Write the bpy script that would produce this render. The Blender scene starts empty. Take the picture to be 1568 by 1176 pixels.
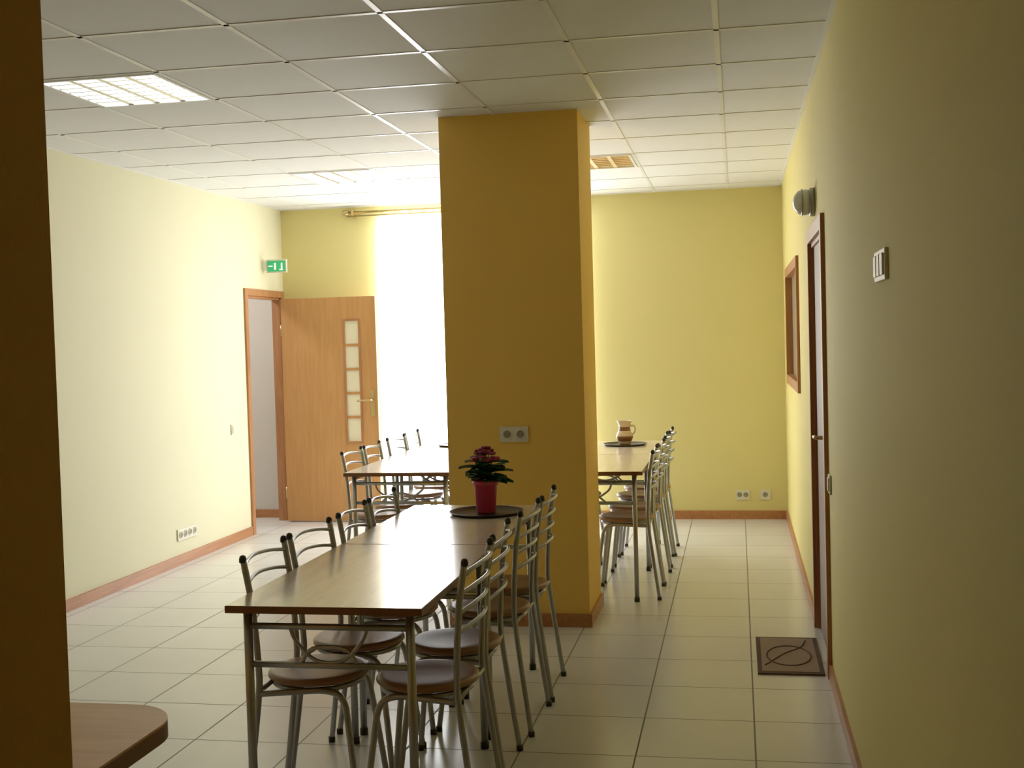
import bpy, math, random
from mathutils import Vector, Matrix
random.seed(3)
sc=bpy.context.scene
sc.view_settings.view_transform='Standard'
sc.view_settings.look='None'
sc.view_settings.exposure=-0.1
sc.view_settings.gamma=1.12

# ------------------------------------------------------------------ materials
def srgb(r,g,b):
    def c(v):
        v/=255.0
        return v/12.92 if v<=0.04045 else ((v+0.055)/1.055)**2.4
    return (c(r),c(g),c(b),1)
def mat(name,col,rough=.6,metal=0,spec=.5,emit=None,estr=0,noise=0,nscale=8,bump=0,bscale=200,alpha=None,coat=0,trans=0):
    m=bpy.data.materials.new(name);m.use_nodes=True
    nt=m.node_tree;b=nt.nodes['Principled BSDF']
    b.inputs['Base Color'].default_value=col
    b.inputs['Roughness'].default_value=rough
    b.inputs['Metallic'].default_value=metal
    b.inputs['Specular IOR Level'].default_value=spec
    b.inputs['Coat Weight'].default_value=coat
    b.inputs['Coat Roughness'].default_value=.15
    b.inputs['Transmission Weight'].default_value=trans
    if emit:
        b.inputs['Emission Color'].default_value=emit;b.inputs['Emission Strength'].default_value=estr
    if noise or bump:
        tc=nt.nodes.new('ShaderNodeTexCoord')
    if noise:
        n=nt.nodes.new('ShaderNodeTexNoise');n.inputs['Scale'].default_value=nscale;n.inputs['Detail'].default_value=4
        nt.links.new(tc.outputs['Object'],n.inputs['Vector'])
        mx=nt.nodes.new('ShaderNodeMix');mx.data_type='RGBA'
        mx.inputs[6].default_value=tuple(c*(1-noise) for c in col[:3])+(1,)
        mx.inputs[7].default_value=tuple(min(1,c*(1+noise)) for c in col[:3])+(1,)
        nt.links.new(n.outputs['Fac'],mx.inputs[0]);nt.links.new(mx.outputs[2],b.inputs['Base Color'])
    if bump:
        n=nt.nodes.new('ShaderNodeTexNoise');n.inputs['Scale'].default_value=bscale
        nt.links.new(tc.outputs['Object'],n.inputs['Vector'])
        bp=nt.nodes.new('ShaderNodeBump');bp.inputs['Strength'].default_value=bump;bp.inputs['Distance'].default_value=.002
        nt.links.new(n.outputs['Fac'],bp.inputs['Height']);nt.links.new(bp.outputs['Normal'],b.inputs['Normal'])
    return m
def woodmat(name,c1,c2,rough=.4,scale=(1,1,12),axis_scale=3,coat=0,spec=.5):
    m=mat(name,c1,rough,coat=coat,spec=spec);nt=m.node_tree;b=nt.nodes['Principled BSDF']
    tc=nt.nodes.new('ShaderNodeTexCoord');mp=nt.nodes.new('ShaderNodeMapping');mp.inputs['Scale'].default_value=scale
    n=nt.nodes.new('ShaderNodeTexNoise');n.inputs['Scale'].default_value=axis_scale;n.inputs['Detail'].default_value=6;n.inputs['Distortion'].default_value=.6
    mx=nt.nodes.new('ShaderNodeMix');mx.data_type='RGBA';mx.inputs[6].default_value=c1;mx.inputs[7].default_value=c2
    nt.links.new(tc.outputs['Object'],mp.inputs[0]);nt.links.new(mp.outputs[0],n.inputs['Vector'])
    cr=nt.nodes.new('ShaderNodeMapRange');cr.inputs[1].default_value=.35;cr.inputs[2].default_value=.65
    nt.links.new(n.outputs['Fac'],cr.inputs[0]);nt.links.new(cr.outputs[0],mx.inputs[0]);nt.links.new(mx.outputs[2],b.inputs['Base Color'])
    return m
M_left=mat('paint_yellow_lit',(.77,.74,.50,1),.75,noise=.02,nscale=2,bump=.15)  # wall yellow made paler: window light on the left wall put into the colour
M_back=mat('paint_yellow',(.77,.68,.28,1),.75,noise=.02,nscale=2,bump=.15)
M_right=mat('paint_yellow_right',(.78,.68,.24,1),.75,noise=.02,nscale=2,bump=.15)
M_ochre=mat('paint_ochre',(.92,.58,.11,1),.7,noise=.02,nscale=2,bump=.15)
M_pier=mat('paint_ochre_shaded',(.62,.31,.04,1),.7,noise=.02,nscale=2,bump=.15)  # darker copy of the column ochre, dimness of the near wall painted in
M_corr=mat('paint_grey',(.62,.56,.50,1),.8,noise=.02)
M_skirt=woodmat('wood_skirting',srgb(184,124,76),srgb(168,108,62),.4,(12,1,12))
M_door=woodmat('wood_door',srgb(198,146,88),srgb(188,134,76),.4,(12,12,1))
M_frame=woodmat('wood_frame',srgb(180,125,78),srgb(164,108,64),.4,(12,12,1))
M_darkdoor=woodmat('wood_dark_door',srgb(110,66,42),srgb(98,56,34),.4,(12,12,1))
M_top=woodmat('laminate_top',srgb(226,210,186),srgb(218,200,174),.22,(10,1,10),coat=.5,spec=.7)
M_counter=woodmat('laminate_counter',srgb(228,175,115),srgb(214,160,100),.35,(1,10,10))
M_edge=mat('edge_band',srgb(120,80,50),.45)
M_metal=mat('tube_metal',(.38,.39,.40,1),.3,metal=.75)
M_black=mat('black_plastic',(.015,.015,.015,1),.4)
M_seat=mat('seat_brown',srgb(156,116,88),.36,noise=.06,nscale=20)
M_white=mat('white_plastic',srgb(225,222,200),.35)
M_sockh=mat('socket_hole',(.05,.05,.05,1),.5)
M_ceil=mat('ceiling_tile',(.82,.83,.82,1),.85,noise=.02,nscale=30,bump=.3,bscale=350)
M_tbar=mat('ceiling_tbar',(.86,.87,.86,1),.35,spec=.5)
M_lum=mat('luminaire_panel_glow',(.9,.9,.9,1),.5,emit=(1,1,.97,1),estr=2.4)  # emission stands in for window light mirrored by the louvres
M_lum_off=mat('luminaire_off_wall_tint',(.8,.62,.34,1),.4,metal=.2)  # tan is the yellow wall's reflection painted into the fixture
M_louv=mat('louvre_metal',(.8,.8,.78,1),.3,metal=.8)
M_brass=mat('brass',(.55,.42,.2,1),.3,metal=.9)
M_green=mat('exit_green',(.02,.35,.12,1),.4,emit=(.02,.5,.2,1),estr=.35)
M_exw=mat('exit_pictogram',(.9,.95,.9,1),.4,emit=(.8,1,.85,1),estr=.5)
M_glass=mat('frosted_glass_glow',srgb(215,205,165),.3,emit=(1,.95,.75,1),estr=.15)  # weak glow built into the door panes, which are no light source
M_lglass=mat('lamp_glass',(.86,.9,.86,1),.15,spec=.8)
M_pot=mat('pot_pink',srgb(215,75,115),.35)
M_soil=mat('soil',(.03,.02,.01,1),.9)
M_leaf=mat('leaf_green',(.03,.10,.025,1),.45,noise=.3,nscale=30)
M_flower=mat('flower_crimson',(.26,.010,.06,1),.55,noise=.3,nscale=60)
M_tray=mat('tray_dark',(.02,.012,.012,1),.35)
M_vase=mat('vase_ceramic',srgb(222,200,164),.3,noise=.15,nscale=25)
M_vband=mat('vase_band',srgb(130,84,52),.35)
M_mat=mat('doormat_fibre',srgb(160,136,108),.95,noise=.15,nscale=150,bump=.8,bscale=500)
M_matd=mat('doormat_dark',srgb(88,66,48),.95,bump=.5)
M_shut=mat('shutter_grey',srgb(125,114,90),.5)

# floor tiles
M_floor=mat('floor_tiles',(.6,.58,.5,1),.22)
nt=M_floor.node_tree;b=nt.nodes['Principled BSDF']
tc=nt.nodes.new('ShaderNodeTexCoord');mp=nt.nodes.new('ShaderNodeMapping')
TX,TY=.425,.435
mp.inputs['Location'].default_value=(-.035+TX*40,-4.67+TY*40,0)
br=nt.nodes.new('ShaderNodeTexBrick');br.offset=0;br.squash=1
br.inputs['Scale'].default_value=1;br.inputs['Brick Width'].default_value=TX;br.inputs['Row Height'].default_value=TY
br.inputs['Mortar Size'].default_value=.0035;br.inputs['Mortar Smooth'].default_value=.1;br.inputs['Bias'].default_value=0
br.inputs['Color1'].default_value=(.76,.75,.71,1);br.inputs['Color2'].default_value=(.73,.72,.68,1);br.inputs['Mortar'].default_value=(.20,.18,.14,1)
nz=nt.nodes.new('ShaderNodeTexNoise');nz.inputs['Scale'].default_value=3.5;nz.inputs['Detail'].default_value=5
mx=nt.nodes.new('ShaderNodeMix');mx.data_type='RGBA';mx.blend_type='MULTIPLY';mx.inputs[0].default_value=.10
nt.links.new(tc.outputs['Object'],mp.inputs[0]);nt.links.new(mp.outputs[0],br.inputs['Vector']);nt.links.new(tc.outputs['Object'],nz.inputs['Vector'])
nt.links.new(br.outputs['Color'],mx.inputs[6]);nt.links.new(nz.outputs['Fac'],mx.inputs[7]);nt.links.new(mx.outputs[2],b.inputs['Base Color'])
mr=nt.nodes.new('ShaderNodeMapRange');mr.inputs[3].default_value=.22;mr.inputs[4].default_value=.7
nt.links.new(br.outputs['Fac'],mr.inputs[0]);nt.links.new(mr.outputs[0],b.inputs['Roughness'])

# glowing sheer curtain (overexposed daylight behind it)
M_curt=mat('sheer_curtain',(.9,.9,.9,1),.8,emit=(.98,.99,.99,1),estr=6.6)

# ------------------------------------------------------------------ mesh builder
class MB:
    def __init__(s): s.v=[];s.f=[];s.m=[];s.sm=[];s.mats=[]
    def mi(s,m):
        if m not in s.mats:s.mats.append(m)
        return s.mats.index(m)
    def add(s,vs,fs,m,smooth=False):
        o=len(s.v);s.v+= [tuple(v) for v in vs];k=s.mi(m)
        for f in fs:s.f.append([i+o for i in f]);s.m.append(k);s.sm.append(smooth)
    def box(s,x0,x1,y0,y1,z0,z1,m):
        vs=[(x,y,z) for x in(x0,x1) for y in(y0,y1) for z in(z0,z1)]
        s.add(vs,[(0,1,3,2),(4,6,7,5),(0,4,5,1),(2,3,7,6),(0,2,6,4),(1,5,7,3)],m)
    def tube(s,pts,r,m,n=10,smooth_pts=True,cap=True,closed=False,sub=5):
        P=[Vector(p) for p in pts]
        if smooth_pts and len(P)>2:
            Q=[];L=len(P)
            rng=range(L if closed else L-1)
            for i in rng:
                p1=P[i];p2=P[(i+1)%L]
                p0=P[i-1] if (i>0 or closed) else p1*2-p2
                p3=P[(i+2)%L] if (i+2<L or closed) else p2*2-p1
                for k in range(sub):
                    t=k/sub
                    Q.append(.5*((2*p1)+(p2-p0)*t+(2*p0-5*p1+4*p2-p3)*t*t+(3*p1-p0-3*p2+p3)*t**3))
            if not closed:Q.append(P[-1])
            P=Q
        L=len(P);vs=[];fs=[]
        T=[]
        for i in range(L):
            if closed:a=P[i-1];c=P[(i+1)%L]
            else:a=P[max(i-1,0)];c=P[min(i+1,L-1)]
            T.append((c-a).normalized())
        up=Vector((0,0,1)) if abs(T[0].z)<.9 else Vector((1,0,0))
        N=(up-T[0]*up.dot(T[0])).normalized()
        for i in range(L):
            N=(N-T[i]*N.dot(T[i])).normalized();B=T[i].cross(N)
            for k in range(n):
                a=2*math.pi*k/n
                vs.append(P[i]+(N*math.cos(a)+B*math.sin(a))*r)
        for i in range(L if closed else L-1):
            j=(i+1)%L
            for k in range(n):
                fs.append((i*n+k,i*n+(k+1)%n,j*n+(k+1)%n,j*n+k))
        if cap and not closed:
            fs.append(tuple(range(n))[::-1]);fs.append(tuple(range((L-1)*n,L*n)))
        s.add(vs,fs,m,True)
    def lathe(s,prof,c,m,n=28,axis='z',cap=True,sx=1,sy=1):
        vs=[];fs=[]
        for r,h in prof:
            for k in range(n):
                a=2*math.pi*k/n
                x,y=r*math.cos(a)*sx,r*math.sin(a)*sy
                if axis=='z':vs.append((c[0]+x,c[1]+y,c[2]+h))
                elif axis=='x':vs.append((c[0]+h,c[1]+x,c[2]+y))
                else:vs.append((c[0]+x,c[1]+h,c[2]+y))
        for i in range(len(prof)-1):
            for k in range(n):fs.append((i*n+k,i*n+(k+1)%n,(i+1)*n+(k+1)%n,(i+1)*n+k))
        if cap:
            fs.append(tuple(range(n))[::-1]);fs.append(tuple(range((len(prof)-1)*n,len(prof)*n)))
        s.add(vs,fs,m,True)
    def data(s,name):
        me=bpy.data.meshes.new(name);me.from_pydata(s.v,[],s.f)
        for m in s.mats:me.materials.append(m)
        me.polygons.foreach_set('material_index',s.m);me.polygons.foreach_set('use_smooth',s.sm)
        import bmesh
        bm=bmesh.new();bm.from_mesh(me);bmesh.ops.recalc_face_normals(bm,faces=bm.faces);bm.to_mesh(me);bm.free()
        me.update();return me
def obj(name,me,loc=(0,0,0),rot=0,bevel=0):
    o=bpy.data.objects.new(name,me);o.location=loc;o.rotation_euler=(0,0,rot);sc.collection.objects.link(o)
    if bevel:
        b=o.modifiers.new('b','BEVEL');b.width=bevel;b.segments=2;b.limit_method='ANGLE';b.angle_limit=math.radians(50)
    return o
def boxobj(name,b,m,bevel=0):
    mb=MB();mb.box(*b,m);return obj(name,mb.data(name),bevel=bevel)

# ------------------------------------------------------------------ dimensions
XR,XL,D,C=.376,-3.87,9.83,2.689
YB=-2.2;WT=.07
mb=MB();mb.box(-5.6,XR+.12,YB-.12,D+.4,-.1,0,M_floor);obj('floor',mb.data('floor'))
DY0,DY1,DZ=9.03,9.75,1.93
mb=MB();mb.box(XL-WT,XL,YB,DY0,0,C+.15,M_left);mb.box(XL-WT,XL,DY1,D+.12,0,C+.15,M_left);mb.box(XL-WT,XL,DY0,DY1,DZ,C+.15,M_left)
obj('wall_left',mb.data('wall_left'))
WX0,WX1,WZ0,WZ1=-2.97,-1.35,.12,2.55
mb=MB();mb.box(XL,WX0,D,D+.12,0,C+.15,M_back);mb.box(WX1,XR+.12,D,D+.12,0,C+.15,M_back)
mb.box(WX0,WX1,D,D+.12,WZ1,C+.15,M_back);mb.box(WX0,WX1,D,D+.12,0,WZ0,M_back)
obj('wall_back',mb.data('wall_back'))
RY0,RY1,RZ=5.33,6.20,1.95
HY0,HY1,HZ0,HZ1=7.50,9.05,1.18,1.93
mb=MB()
mb.box(XR,XR+.12,YB,RY0,0,C+.15,M_right);mb.box(XR,XR+.12,RY0,RY1,RZ,C+.15,M_right);mb.box(XR,XR+.12,RY1,HY0,0,C+.15,M_right)
mb.box(XR,XR+.12,HY0,HY1,0,HZ0,M_right);mb.box(XR,XR+.12,HY0,HY1,HZ1,C+.15,M_right);mb.box(XR,XR+.12,HY1,D,0,C+.15,M_right)
obj('wall_right',mb.data('wall_right'))
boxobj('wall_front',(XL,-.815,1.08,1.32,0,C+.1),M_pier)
boxobj('wall_rear',(XL-.12,XR+.12,YB-.12,YB,0,C+.15),M_ochre)
CX0,CX1,CY0,CY1=-1.52,-.785,6.13,6.66
boxobj('wall_column',(CX0,CX1,CY0,CY1,0,C),M_ochre)
mb=MB();t=.014;h=.07
mb.box(CX0-t,CX1+t,CY0-t,CY0,0,h,M_skirt);mb.box(CX1,CX1+t,CY0,CY1,0,h,M_skirt);mb.box(CX0-t,CX0,CY0,CY1,0,h,M_skirt);mb.box(CX0-t,CX1+t,CY1,CY1+t,0,h,M_skirt)
obj('baseboard_column',mb.data('baseboard_column'))
def bb(name,*bs):
    mb=MB()
    for b_ in bs:mb.box(*b_,M_skirt)
    obj(name,mb.data(name))
bb('baseboard_left',(XL,XL+t,1.32,DY0-.06,0,h))
bb('baseboard_back',(XL+.02,WX0,D-t,D,0,h),(WX0,WX1,D-t,D,0,h),(WX1,XR,D-t,D,0,h))
bb('baseboard_right',(XR-t,XR,YB,RY0-.07,0,h),(XR-t,XR,RY1+.07,D-t,0,h))

# ceiling with tile cells
GX0,GY0,G,GW=-.055,4.73,.6,.585
lum=[(GX0-5*GW,4.73),(GX0-5*GW,7.73),(GX0-2*GW,7.73)]
mb=MB();xs=[];x=GX0
while x>XL:xs.append(x);x-=GW
xs=sorted(set(round(v,4) for v in [XR]+[v for v in xs if XL<v<XR]+[XL]))
ys=[];y=GY0-G*12
while y<D:ys.append(y);y+=G
ys=sorted(set([round(v,4) for v in ys if YB<v<D]+[YB,D]))
def islum(x,y): return any(lx<x<lx+GW and ly<y<ly+G for lx,ly in lum)
for i in range(len(xs)-1):
    for j in range(len(ys)-1):
        if islum((xs[i]+xs[i+1])/2,(ys[j]+ys[j+1])/2):continue
        mb.box(xs[i],xs[i+1],ys[j],ys[j+1],C,C+.02,M_ceil)
obj('ceiling',mb.data('ceiling'))
mb=MB()
for x in xs[1:-1]:mb.box(x-.011,x+.011,YB,D,C-.003,C-.0005,M_tbar)
for y in ys[1:-1]:mb.box(XL,XR,y-.011,y+.011,C-.003,C-.0005,M_tbar)
mb.box(XR-.02,XR,YB,D,C-.005,C-.0005,M_tbar);mb.box(XL,XL+.02,YB,D,C-.005,C-.0005,M_tbar);mb.box(XL,XR,D-.02,D,C-.005,C-.0005,M_tbar)
obj('trim_1',mb.data('ceiling_grid'))
def luminaire(x0,y0,glow=True):
    mb=MB();z=C-.002;e=.028;hh=.024
    mb.box(x0+.012,x0+GW-.012,y0+.012,y0+e,z-.006,z+hh,M_tbar);mb.box(x0+.012,x0+GW-.012,y0+G-e,y0+G-.012,z-.006,z+hh,M_tbar)
    mb.box(x0+.012,x0+e,y0+e,y0+G-e,z-.006,z+hh,M_tbar);mb.box(x0+GW-e,x0+GW-.012,y0+e,y0+G-e,z-.006,z+hh,M_tbar)
    mb.box(x0,x0+GW,y0,y0+G,z+hh,z+hh+.02,M_lum if glow else M_lum_off)
    n=4;w=(GW-2*e)/n;m_=M_louv if glow else M_lum_off
    for k in range(1,n):
        a=x0+e+w*k;mb.box(a-.013,a+.013,y0+e,y0+G-e,z-.002,z+.012,m_)
    nn=7;w=(G-2*e)/nn
    for k in range(1,nn):
        a=y0+e+w*k;mb.box(x0+e,x0+GW-e,a-.007,a+.007,z-.001,z+.010,m_)
    obj('ceiling_light',mb.data('ceiling_light'))
luminaire(*lum[0]);luminaire(*lum[1]);luminaire(*lum[2],glow=False)

# ------------------------------------------------------------------ window, curtain, rod
mb=MB()
M_pvc=mat('window_pvc',(.85,.85,.85,1),.4)
f=.06
y0,y1=D+.03,D+.09
mb.box(WX0,WX0+f,y0,y1,WZ0,WZ1,M_pvc);mb.box(WX1-f,WX1,y0,y1,WZ0,WZ1,M_pvc);mb.box(WX0,WX1,y0,y1,WZ1-f,WZ1,M_pvc);mb.box(WX0,WX1,y0,y1,WZ0,WZ0+f,M_pvc)
mid=(WX0+WX1)/2;mb.box(mid-.04,mid+.04,y0,y1,WZ0,WZ1,M_pvc)
M_sky=mat('window_daylight_glass',(.9,.9,.9,1),.2,emit=(1,1,1,1),estr=3)
mb.box(WX0+f,WX1-f,y0+.02,y0+.03,WZ0+f,WZ1-f,M_sky)
obj('window_1',mb.data('window_1'))
mb=MB();n=260;vs=[];fs=[]
cx0,cx1,cz0,cz1=-2.99,-1.28,.03,2.585
for i in range(n+1):
    x=cx0+(cx1-cx0)*i/n
    for z in (cz0,cz1):
        vs.append((x,D-.055+.012*math.sin(i*.62)+.006*math.sin(i*.23+z),z))
for i in range(n):fs.append((2*i,2*i+2,2*i+3,2*i+1))
mb.add(vs,fs,M_curt,True);obj('sheer_curtain',mb.data('sheer_curtain'))
mb=MB();rz=2.635;ry=D-.06
mb.tube([(-3.24,ry,rz),(-1.22,ry,rz)],.010,M_brass,smooth_pts=False)
mb.tube([(-3.24,ry-.03,rz-.035),(-1.22,ry-.03,rz-.035)],.006,M_brass,smooth_pts=False)
for x in (-3.26,-1.22):mb.lathe([(.005,-.03),(.022,-.02),(.026,0),(.022,.02),(.008,.03)],(x,ry,rz),M_brass,n=14,axis='x')
for x in (-3.19,-1.25):mb.box(x-.01,x+.01,ry-.03,D,rz-.045,rz+.012,M_brass)
x=-2.95
while x<-1.25:
    mb.tube([(x,ry+.019*math.cos(a*math.pi/4),rz-.008+.019*math.sin(a*math.pi/4)) for a in range(8)],.0028,M_brass,n=6,closed=True,sub=3);x+=.13
obj('curtain_rod',mb.data('curtain_rod'))

# ------------------------------------------------------------------ left door
mb=MB();w=.055
for (a,b_) in ((DY0-w,DY0),(DY1,DY1+w)):mb.box(XL,XL+.015,a,b_,0,DZ+w,M_frame)
mb.box(XL,XL+.015,DY0,DY1,DZ,DZ+w,M_frame)
mb.box(XL-WT,XL,DY0,DY0+.02,0,DZ,M_frame);mb.box(XL-WT,XL,DY1-.02,DY1,0,DZ,M_frame);mb.box(XL-WT,XL,DY0,DY1,DZ-.02,DZ,M_frame)
obj('door_1_frame',mb.data('door_1_frame'))
mb=MB();lx0,lx1,ly0,ly1,lz0,lz1=-3.83,-2.99,9.655,9.695,.01,1.915
px0,px1,pz0,pz1=-3.265,-3.145,.69,1.71
mb.box(lx0,px0,ly0,ly1,lz0,lz1,M_door);mb.box(px1,lx1,ly0,ly1,lz0,lz1,M_door)
mb.box(px0,px1,ly0,ly1,lz0,pz0,M_door);mb.box(px0,px1,ly0,ly1,pz1,lz1,M_door)
mb.box(px0,px1,ly0+.015,ly1-.015,pz0,pz1,M_glass)
for k in range(1,5):
    z=pz0+(pz1-pz0)*k/5;mb.box(px0,px1,ly0+.003,ly1-.003,z-.012,z+.012,M_door)
for a,b_ in ((px0-.018,px0),(px1,px1+.018)):mb.box(a,b_,ly0-.006,ly0,pz0-.018,pz1+.018,M_frame)
mb.box(px0,px1,ly0-.006,ly0,pz0-.018,pz0,M_frame);mb.box(px0,px1,ly0-.006,ly0,pz1,pz1+.018,M_frame)
hx=lx1-.045
mb.box(hx-.018,hx+.018,ly0-.006,ly0,.90,1.12,M_brass)
mb.tube([(hx,ly0,1.04),(hx,ly0-.05,1.04),(hx-.015,ly0-.055,1.04),(hx-.12,ly0-.055,1.035)],.009,M_brass,n=8)
for z in (.25,1.65):mb.tube([(lx0-.008,ly0+.02,z-.05),(lx0-.008,ly0+.02,z+.05)],.009,M_brass,smooth_pts=False)
obj('door_1',mb.data('door_1'))
mb=MB();mb.box(-5.6,XL-WT,9.92,10.04,0,C,M_corr);mb.box(-5.7,-5.6,7.9,10.04,0,C,M_corr);mb.box(-5.6,XL-WT,7.9,8.0,0,C,M_corr)
obj('wall_corridor',mb.data('wall_corridor'))
boxobj('ceiling_corridor',(-5.6,XL-WT,8.0,9.92,C,C+.05),M_ceil)
bb('baseboard_corridor',(-5.6,XL-WT,9.906,9.92,0,h))

# ------------------------------------------------------------------ right door
mb=MB();w=.065
for (a,b_) in ((RY0-w,RY0),(RY1,RY1+w)):mb.box(XR-.018,XR,a,b_,0,RZ+w,M_frame)
mb.box(XR-.018,XR,RY0,RY1,RZ,RZ+w,M_frame)
mb.box(XR,XR+.12,RY0,RY0+.02,0,RZ,M_frame);mb.box(XR,XR+.12,RY1-.02,RY1,0,RZ,M_frame);mb.box(XR,XR+.12,RY0,RY1,RZ-.02,RZ,M_frame)
obj('door_2_frame',mb.data('door_2_frame'))
mb=MB();mb.box(XR+.012,XR+.052,RY0+.02,RY1-.02,.005,RZ-.02,M_darkdoor)
mb.box(XR+.006,XR+.012,RY0+.055,RY0+.09,.92,1.12,M_brass);mb.tube([(XR+.01,RY0+.07,1.04),(XR-.04,RY0+.07,1.04),(XR-.045,RY0+.085,1.04),(XR-.045,RY0+.18,1.035)],.009,M_brass,n=8)
obj('door_2',mb.data('door_2'))
mb=MB();w2=.045
mb.box(XR-.018,XR+.12,HY0-.0,HY0+.02,HZ0,HZ1,M_frame);mb.box(XR-.018,XR+.12,HY1-.02,HY1,HZ0,HZ1,M_frame)
mb.box(XR-.018,XR+.12,HY0,HY1,HZ1-.02,HZ1,M_frame);mb.box(XR-.018,XR+.12,HY0,HY1,HZ0,HZ0+.02,M_frame)
mb.box(XR-.018,XR,HY0-w2,HY0,HZ0-w2,HZ1+w2,M_frame);mb.box(XR-.018,XR,HY1,HY1+w2,HZ0-w2,HZ1+w2,M_frame)
mb.box(XR-.018,XR,HY0,HY1,HZ1,HZ1+w2,M_frame);mb.box(XR-.018,XR,HY0,HY1,HZ0-w2,HZ0,M_frame)
mb.box(XR+.03,XR+.05,HY0+.02,HY1-.02,HZ0+.02,HZ1-.02,M_shut)
mb.box(XR+.015,XR+.03,(HY0+HY1)/2-.03,(HY0+HY1)/2+.03,HZ0+.02,HZ1-.02,M_frame)
obj('window_2',mb.data('window_2'))

# ------------------------------------------------------------------ sockets & switches
M_sock2=mat('socket_inner',srgb(150,145,120),.5)
def plate_y(name,x,y,z,n,gang=.071):
    mb=MB();W=gang*n+.01
    mb.box(x-W/2,x+W/2,y-.010,y,z-.04,z+.04,M_white)
    for k in range(n):
        cx=x+(k-(n-1)/2)*gang
        mb.lathe([(.026,0),(.026,-.004),(.022,-.004),(.020,.002)],(cx,y-.010,z),M_white,n=20,axis='y',cap=False)
        mb.lathe([(.0195,-.0008),(.0195,-.0004)],(cx,y-.010,z),M_sock2,n=20,axis='y')
        for dx in(-.0095,.0095):mb.lathe([(.003,-.0015),(.003,-.001)],(cx+dx,y-.010,z),M_sockh,n=8,axis='y')
    obj(name,mb.data(name),bevel=.002)
def plate_x(name,x,y,z,n,s,kind,gang=.071):
    mb=MB();W=gang*n+.01;xa,xb=sorted((x,x+s*.010))
    mb.box(xa,xb,y-W/2,y+W/2,z-.04,z+.04,M_white)
    for k in range(n):
        cy=y+(k-(n-1)/2)*gang
        if kind=='socket':
            mb.lathe([(.026,0),(.026,s*.004),(.022,s*.004),(.020,0)],(x+s*.010,cy,z),M_white,n=20,axis='x',cap=False)
            mb.lathe([(.0195,s*.0004),(.0195,s*.0008)],(x+s*.010,cy,z),M_sock2,n=20,axis='x')
            for dy in(-.0095,.0095):mb.lathe([(.003,s*.001),(.003,s*.0015)],(x+s*.010,cy+dy,z),M_sockh,n=8,axis='x')
        else:
            a,b_=sorted((x+s*.010,x+s*.015))
            mb.box(a,b_,cy-.026,cy+.026,z-.028,z+.028,M_white)
    obj(name,mb.data(name),bevel=.002)
plate_y('power_socket',-1.16,CY0,1.015,2)
plate_y('power_socket',.02,D,.20,2,gang=.05);plate_y('power_socket',.20,D,.20,1)
plate_x('power_socket',XL,7.83,.21,4,1,'socket')
plate_x('light_switch',XL,8.68,.875,1,1,'switch')
plate_x('light_switch',XR,3.22,1.675,3,-1,'switch')
plate_x('light_switch',XR,5.15,.865,1,-1,'switch')

# exit sign
mb=MB();yy=9.40
mb.box(XL,XL+.03,yy-.03,yy+.05,2.15,2.22,M_white)
mb.box(XL+.03,XL+.205,yy,yy+.022,2.125,2.235,M_white)
mb.box(XL+.04,XL+.195,yy-.004,yy,2.135,2.225,M_green)
mb.box(XL+.10,XL+.115,yy-.006,yy-.004,2.15,2.205,M_exw);mb.box(XL+.145,XL+.175,yy-.006,yy-.004,2.145,2.155,M_exw);mb.box(XL+.16,XL+.172,yy-.006,yy-.004,2.155,2.205,M_exw)
mb.box(XL+.05,XL+.085,yy-.006,yy-.004,2.175,2.185,M_exw)
obj('exit_sign',mb.data('exit_sign'))
# wall lamp
mb=MB();ly,lz=5.86,2.125
mb.lathe([(.068,0),(.068,-.022),(.062,-.026)],(XR,ly,lz),M_metal,n=28,axis='x')
mb.lathe([(.058,-.026),(.062,-.045),(.056,-.075),(.036,-.094),(.012,-.102)],(XR,ly,lz),M_lglass,n=28,axis='x')
mb.tube([(XR-.060,ly+.062*math.cos(a*math.pi/8),lz+.062*math.sin(a*math.pi/8)) for a in range(16)],.0035,M_metal,n=8,closed=True,sub=2)
obj('wall_lamp',mb.data('wall_lamp'))

# ------------------------------------------------------------------ chair
def chair_mesh():
    mb=MB()
    mb.lathe([(.02,.438),(.145,.438),(.157,.442),(.164,.448),(.164,.456),(.158,.463),(.14,.465),(.09,.460),(.02,.458)],(0,0,0),M_seat,n=40)
    mb.tube([(.143*math.cos(a*math.pi/8),.143*math.sin(a*math.pi/8),.428) for a in range(16)],.009,M_metal,n=8,closed=True,sub=2)
    for s in (-1,1):
        mb.tube([(-.195,s*.192,0.0),(-.165,s*.184,.22),(-.140,s*.178,.42),(-.138,s*.178,.52),(-.150,s*.182,.70),(-.172,s*.186,.845)],.0105,M_metal,n=12)
        mb.lathe([(.0118,0),(.0118,.012),(.009,.02),(.003,.023)],(-.1735,s*.1862,.840),M_black,n=12)
        mb.lathe([(.013,0),(.013,.02)],(-.194,s*.1918,0),M_black,n=12)
        mb.tube([(-.139,s*.177,.424),(-.04,s*.155,.425),(.065,s*.135,.424),(.118,s*.135,.395),(.138,s*.145,.30),(.175,s*.175,0)],.0105,M_metal,n=12)
        mb.lathe([(.013,0),(.013,.02)],(.174,s*.1745,0),M_black,n=12)
    def xu(z):
        pts=[(.42,-.140),(.52,-.138),(.70,-.150),(.845,-.172)]
        for (a,b_),(c,d) in zip(pts,pts[1:]):
            if a<=z<=c:return b_+(d-b_)*(z-a)/(c-a)
        return -.172
    for i,z in enumerate((.815,.755,.695,.635)):
        x=xu(z);r=.0065
        mb.tube([(x,-.183,z),(x-.024,-.11,z+.012),(x-.038,0,z+.018),(x-.024,.11,z+.012),(x,.183,z)],r,M_metal,n=10)
    mb.tube([(-.140,-.178,.43),(-.140,.178,.43)],.008,M_metal,smooth_pts=False)
    return mb.data('dining_chair')
CH=chair_mesh()
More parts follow.
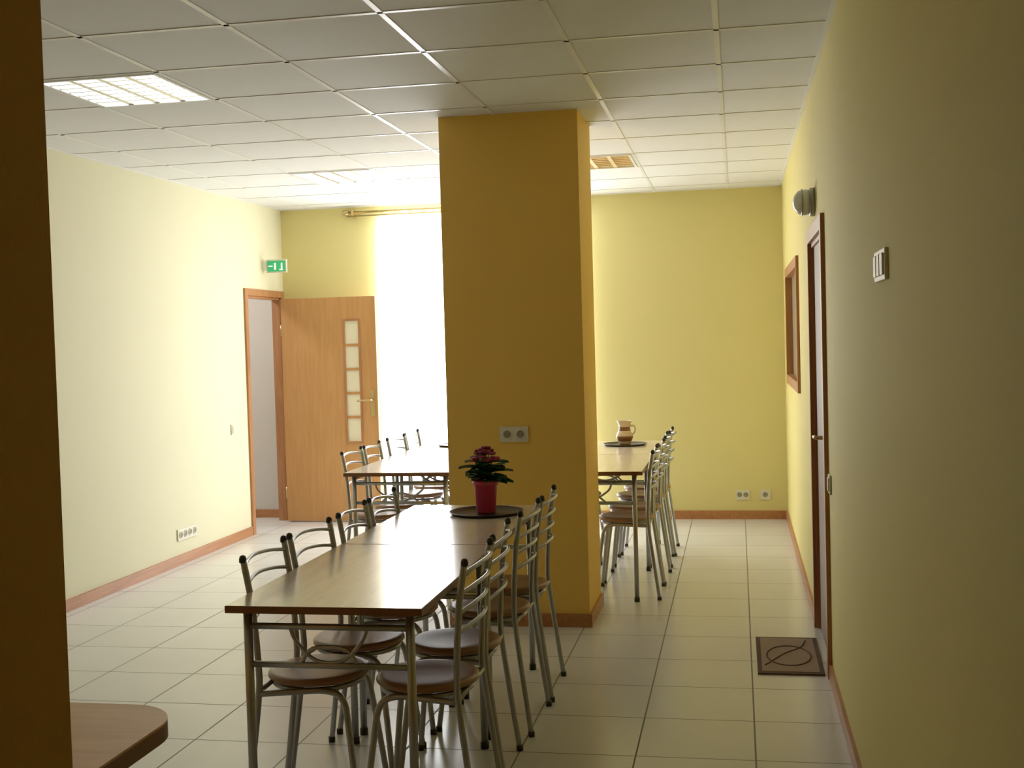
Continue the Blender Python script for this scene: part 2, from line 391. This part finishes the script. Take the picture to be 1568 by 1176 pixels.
def chair(x,y,deg):
    obj('dining_chair',CH,(x,y,0),math.radians(deg))
# near table
for x,y,a in ((-1.36,3.655,2),(-1.36,4.07,-2),(-1.36,4.56,2),(-1.365,4.98,0)):chair(x,y,a)
for x,y,a in ((-.985,3.62,180),(-1.0,4.05,183),(-.99,4.60,179),(-.985,5.03,181)):chair(x,y,a)
# back left
for x,y,a in ((-2.20,7.08,0),(-2.20,7.50,2),(-2.20,8.05,-2),(-2.20,8.47,1)):chair(x,y,a)
for x,y,a in ((-1.78,7.15,180),(-1.78,8.0,181)):chair(x,y,a)
# back right
for x,y,a in ((-.66,6.98,180),(-.65,7.41,178),(-.65,7.95,181),(-.64,8.36,180)):chair(x,y,a)
for x,y,a in ((-1.09,7.2,0),(-1.09,8.0,1)):chair(x,y,a)

# ------------------------------------------------------------------ tables
def table_mesh(W,L):
    mb=MB();H=.75
    mb.box(0,W,0,L,H-.022,H-.001,M_edge);mb.box(.002,W-.002,.002,L-.002,H-.001,H,M_top)
    i=.05;r=.0135
    for x in(i,W-i):
        for y in(i,L-i):
            mb.tube([(x,y,0),(x,y,H-.022)],r,M_metal,n=14,smooth_pts=False);mb.lathe([(.016,0),(.016,.025)],(x,y,0),M_black,n=14)
    zb=H-.185
    for y in(i,L-i):
        mb.tube([(i,y,H-.070),(W-i,y,H-.070)],.010,M_metal,smooth_pts=False)
        mb.tube([(i,y,zb),(W-i,y,zb)],.010,M_metal,smooth_pts=False)
        m_=W/2
        mb.tube([(i+.13,y,H-.07),(i+.15,y,H-.115),(m_-.04,y,zb+.015),(m_+.04,y,zb+.015),(W-i-.15,y,H-.115),(W-i-.13,y,H-.07)],.006,M_metal,n=8)
        mb.tube([(i+.16,y,zb),(m_-.05,y,zb+.05),(m_+.05,y,zb+.05),(W-i-.16,y,zb)],.006,M_metal,n=8)
    for x in(i,W-i):
        mb.tube([(x,i,H-.04),(x,L-i,H-.04)],.010,M_metal,smooth_pts=False)
    return mb.data('dining_table')
TB=table_mesh(.6,1.05)
for x,y in ((-1.50,3.26),(-1.50,4.315)):obj('dining_table',TB,(x,y,0))
TB2=table_mesh(.66,1.0)
for x,y in ((-2.31,6.72),(-2.31,7.725)):obj('dining_table',TB2,(x,y,0))
for x,y in ((-1.20,6.69),(-1.20,7.695)):obj('dining_table',TB2,(x,y,0))

# ------------------------------------------------------------------ side table
mb=MB();x0,x1,y0,y1=-2.5,-1.16,1.36,2.33;r=.13
out=[(x0,y0),(x1,y0)]+[(x1-r+r*math.cos(a*math.pi/24),y1-r+r*math.sin(a*math.pi/24)) for a in range(13)]+[(x0,y1)]
n=len(out)
vs=[(x,y,.712) for x,y in out]+[(x,y,.745) for x,y in out]
mb.add(vs,[tuple(range(n))[::-1]]+[(i,(i+1)%n,n+(i+1)%n,n+i) for i in range(n)],M_edge)
vs=[(x,y,.745) for x,y in out]+[(x,y,.75) for x,y in out]
mb.add(vs,[tuple(range(n,2*n))]+[(i,(i+1)%n,n+(i+1)%n,n+i) for i in range(n)],M_counter)
for x,y in ((x0+.1,y0+.1),(x1-.15,y0+.1),(x0+.1,y1-.15),(x1-.2,y1-.2)):mb.tube([(x,y,0),(x,y,.712)],.02,M_metal,n=14,smooth_pts=False)
obj('side_table',mb.data('side_table'))

# ------------------------------------------------------------------ trays, plant, vase
def tray(x,y,r):
    mb=MB();mb.lathe([(.01,0),(r*.9,0),(r,.012),(r-.004,.013),(r*.9,.004),(.01,.004)],(0,0,0),M_tray,n=40);obj('serving_tray',mb.data('serving_tray'),(x,y,.7505))
tray(-1.10,5.10,.165);tray(-.79,8.35,.155);tray(-2.02,8.45,.15)
mb=MB()
mb.lathe([(.036,0),(.040,.004),(.049,.115),(.055,.117),(.056,.135),(.052,.135),(.048,.12),(.02,.118)],(0,0,0),M_pot,n=32)
mb.lathe([(.048,.118),(.002,.124)],(0,0,0),M_soil,n=24)
def leaf(base,az,L,W,rise,droop):
    vs=[];fs=[];n=8
    d=Vector((math.cos(az),math.sin(az),0));s=Vector((-math.sin(az),math.cos(az),0))
    for i in range(n+1):
        t=i/n;w=W*math.sin(math.pi*min(1,t*.92+.08))**.6*(.35 if t<.15 else 1)
        p=Vector(base)+d*(L*t)+Vector((0,0,rise*t-droop*t*t))
        for k in(-1,-.5,0,.5,1):vs.append(p+s*(w*k)+Vector((0,0,.010*abs(k))))
    for i in range(n):
        for k in range(4):a=i*5+k;fs.append((a,a+1,a+6,a+5))
    mb.add(vs,fs,M_leaf,True)
for i in range(30):
    az=i*2.4+random.uniform(-.2,.2);tier=i/30
    leaf((.01*math.cos(az),.01*math.sin(az),.125+.06*tier),az,random.uniform(.07,.115)*(1.05-.35*tier),random.uniform(.024,.032),random.uniform(.02,.06),random.uniform(.01,.055))
for a,L,z in((-.15,.125,.12),(3.4,.11,.18),(-.5,.12,.12),(.4,.12,.16),(2.8,.10,.20),(.1,.10,.20)):leaf((0,0,z),a,L,.032,.035,.03)
for i in range(34):
    az=random.uniform(0,6.28);rr=.055*math.sqrt(random.random());zz=.225+.035*(1-(rr/.055)**2)+random.uniform(-.012,.012)
    c=Vector((rr*math.cos(az),rr*math.sin(az),zz))
    if i%3==0:mb.tube([(c.x*.2,c.y*.2,.14),(c.x*.7,c.y*.7,.19),tuple(c)],.002,M_leaf,n=5)
    for k in range(5):
        b_=k*1.256+az;q=c+Vector((.009*math.cos(b_),.009*math.sin(b_),.002))
        mb.lathe([(.001,-.005),(.0075,-.002),(.0085,.003),(.002,.006)],tuple(q),M_flower,n=7)
o=obj('potted_kalanchoe',mb.data('potted_kalanchoe'),(-1.10,5.10,.7550));o.scale=(1.05,1.05,1.05)
mb=MB()
mb.lathe([(.02,0),(.036,.002),(.040,.02),(.050,.045),(.048,.065),(.036,.085),(.032,.10),(.036,.125),(.047,.145),(.044,.145),(.033,.125),(.028,.10)],(0,0,0),M_vase,n=32)
mb.lathe([(.0415,.020),(.0512,.043),(.0512,.050),(.050,.052)],(0,0,0),M_vband,n=32,cap=False)
mb.lathe([(.0372,.084),(.0332,.10),(.0345,.108)],(0,0,0),M_vband,n=32,cap=False)
mb.tube([(.034,0,.115),(.060,0,.11),(.062,0,.08),(.047,0,.06)],.006,M_vase,n=8)
o=obj('ceramic_vase',mb.data('ceramic_vase'),(-.79,8.35,.7550))
o.scale=(1.15,1.15,1.15)

# ------------------------------------------------------------------ doormat
mb=MB();mx0,mx1,my0,my1=.06,.350,5.32,5.96
mb.box(mx0,mx1,my0,my1,0,.008,M_matd);mb.box(mx0+.02,mx1-.02,my0+.025,my1-.025,.008,.010,M_mat)
cx,cy=(mx0+mx1)/2,(my0+my1)/2
mb.tube([(cx+.10*math.cos(a*math.pi/6),cy-.03+.17*math.sin(a*math.pi/6),.010) for a in range(12)],.004,M_matd,n=6,closed=True)
mb.tube([(cx-.11,cy-.2,.010),(cx-.02,cy,.010),(cx+.06,cy+.12,.010),(cx+.09,cy+.25,.010)],.004,M_matd,n=6)
obj('doormat',mb.data('doormat'))

# ------------------------------------------------------------------ lights
w_=bpy.data.worlds.new('World');sc.world=w_;w_.use_nodes=True
w_.node_tree.nodes['Background'].inputs[0].default_value=(.8,.85,1,1);w_.node_tree.nodes['Background'].inputs[1].default_value=.6
l=bpy.data.lights.new('corridor_fill','AREA');l.energy=22;l.size=.5;lo=bpy.data.objects.new('corridor_fill',l);lo.location=(-4.8,9.0,2.6);sc.collection.objects.link(lo)  # unseen fill light added to brighten the corridor

# ------------------------------------------------------------------ camera
yaw,pitch,roll=.18771,-.03665,.02810
F=Vector((-math.sin(yaw)*math.cos(pitch),math.cos(yaw)*math.cos(pitch),math.sin(pitch)))
R=Vector((math.cos(yaw),math.sin(yaw),0));U=R.cross(F)
c,s=math.cos(roll),math.sin(roll)
R2=R*c-U*s;U2=U*c+R*s
cam=bpy.data.cameras.new('camera');co=bpy.data.objects.new('camera',cam);sc.collection.objects.link(co)
m=Matrix((R2,U2,-F)).transposed().to_4x4();m.translation=Vector((0,0,1.5078));co.matrix_world=m
cam.sensor_width=36;cam.lens=1822.586/1568*36;cam.clip_start=.05
sc.camera=co
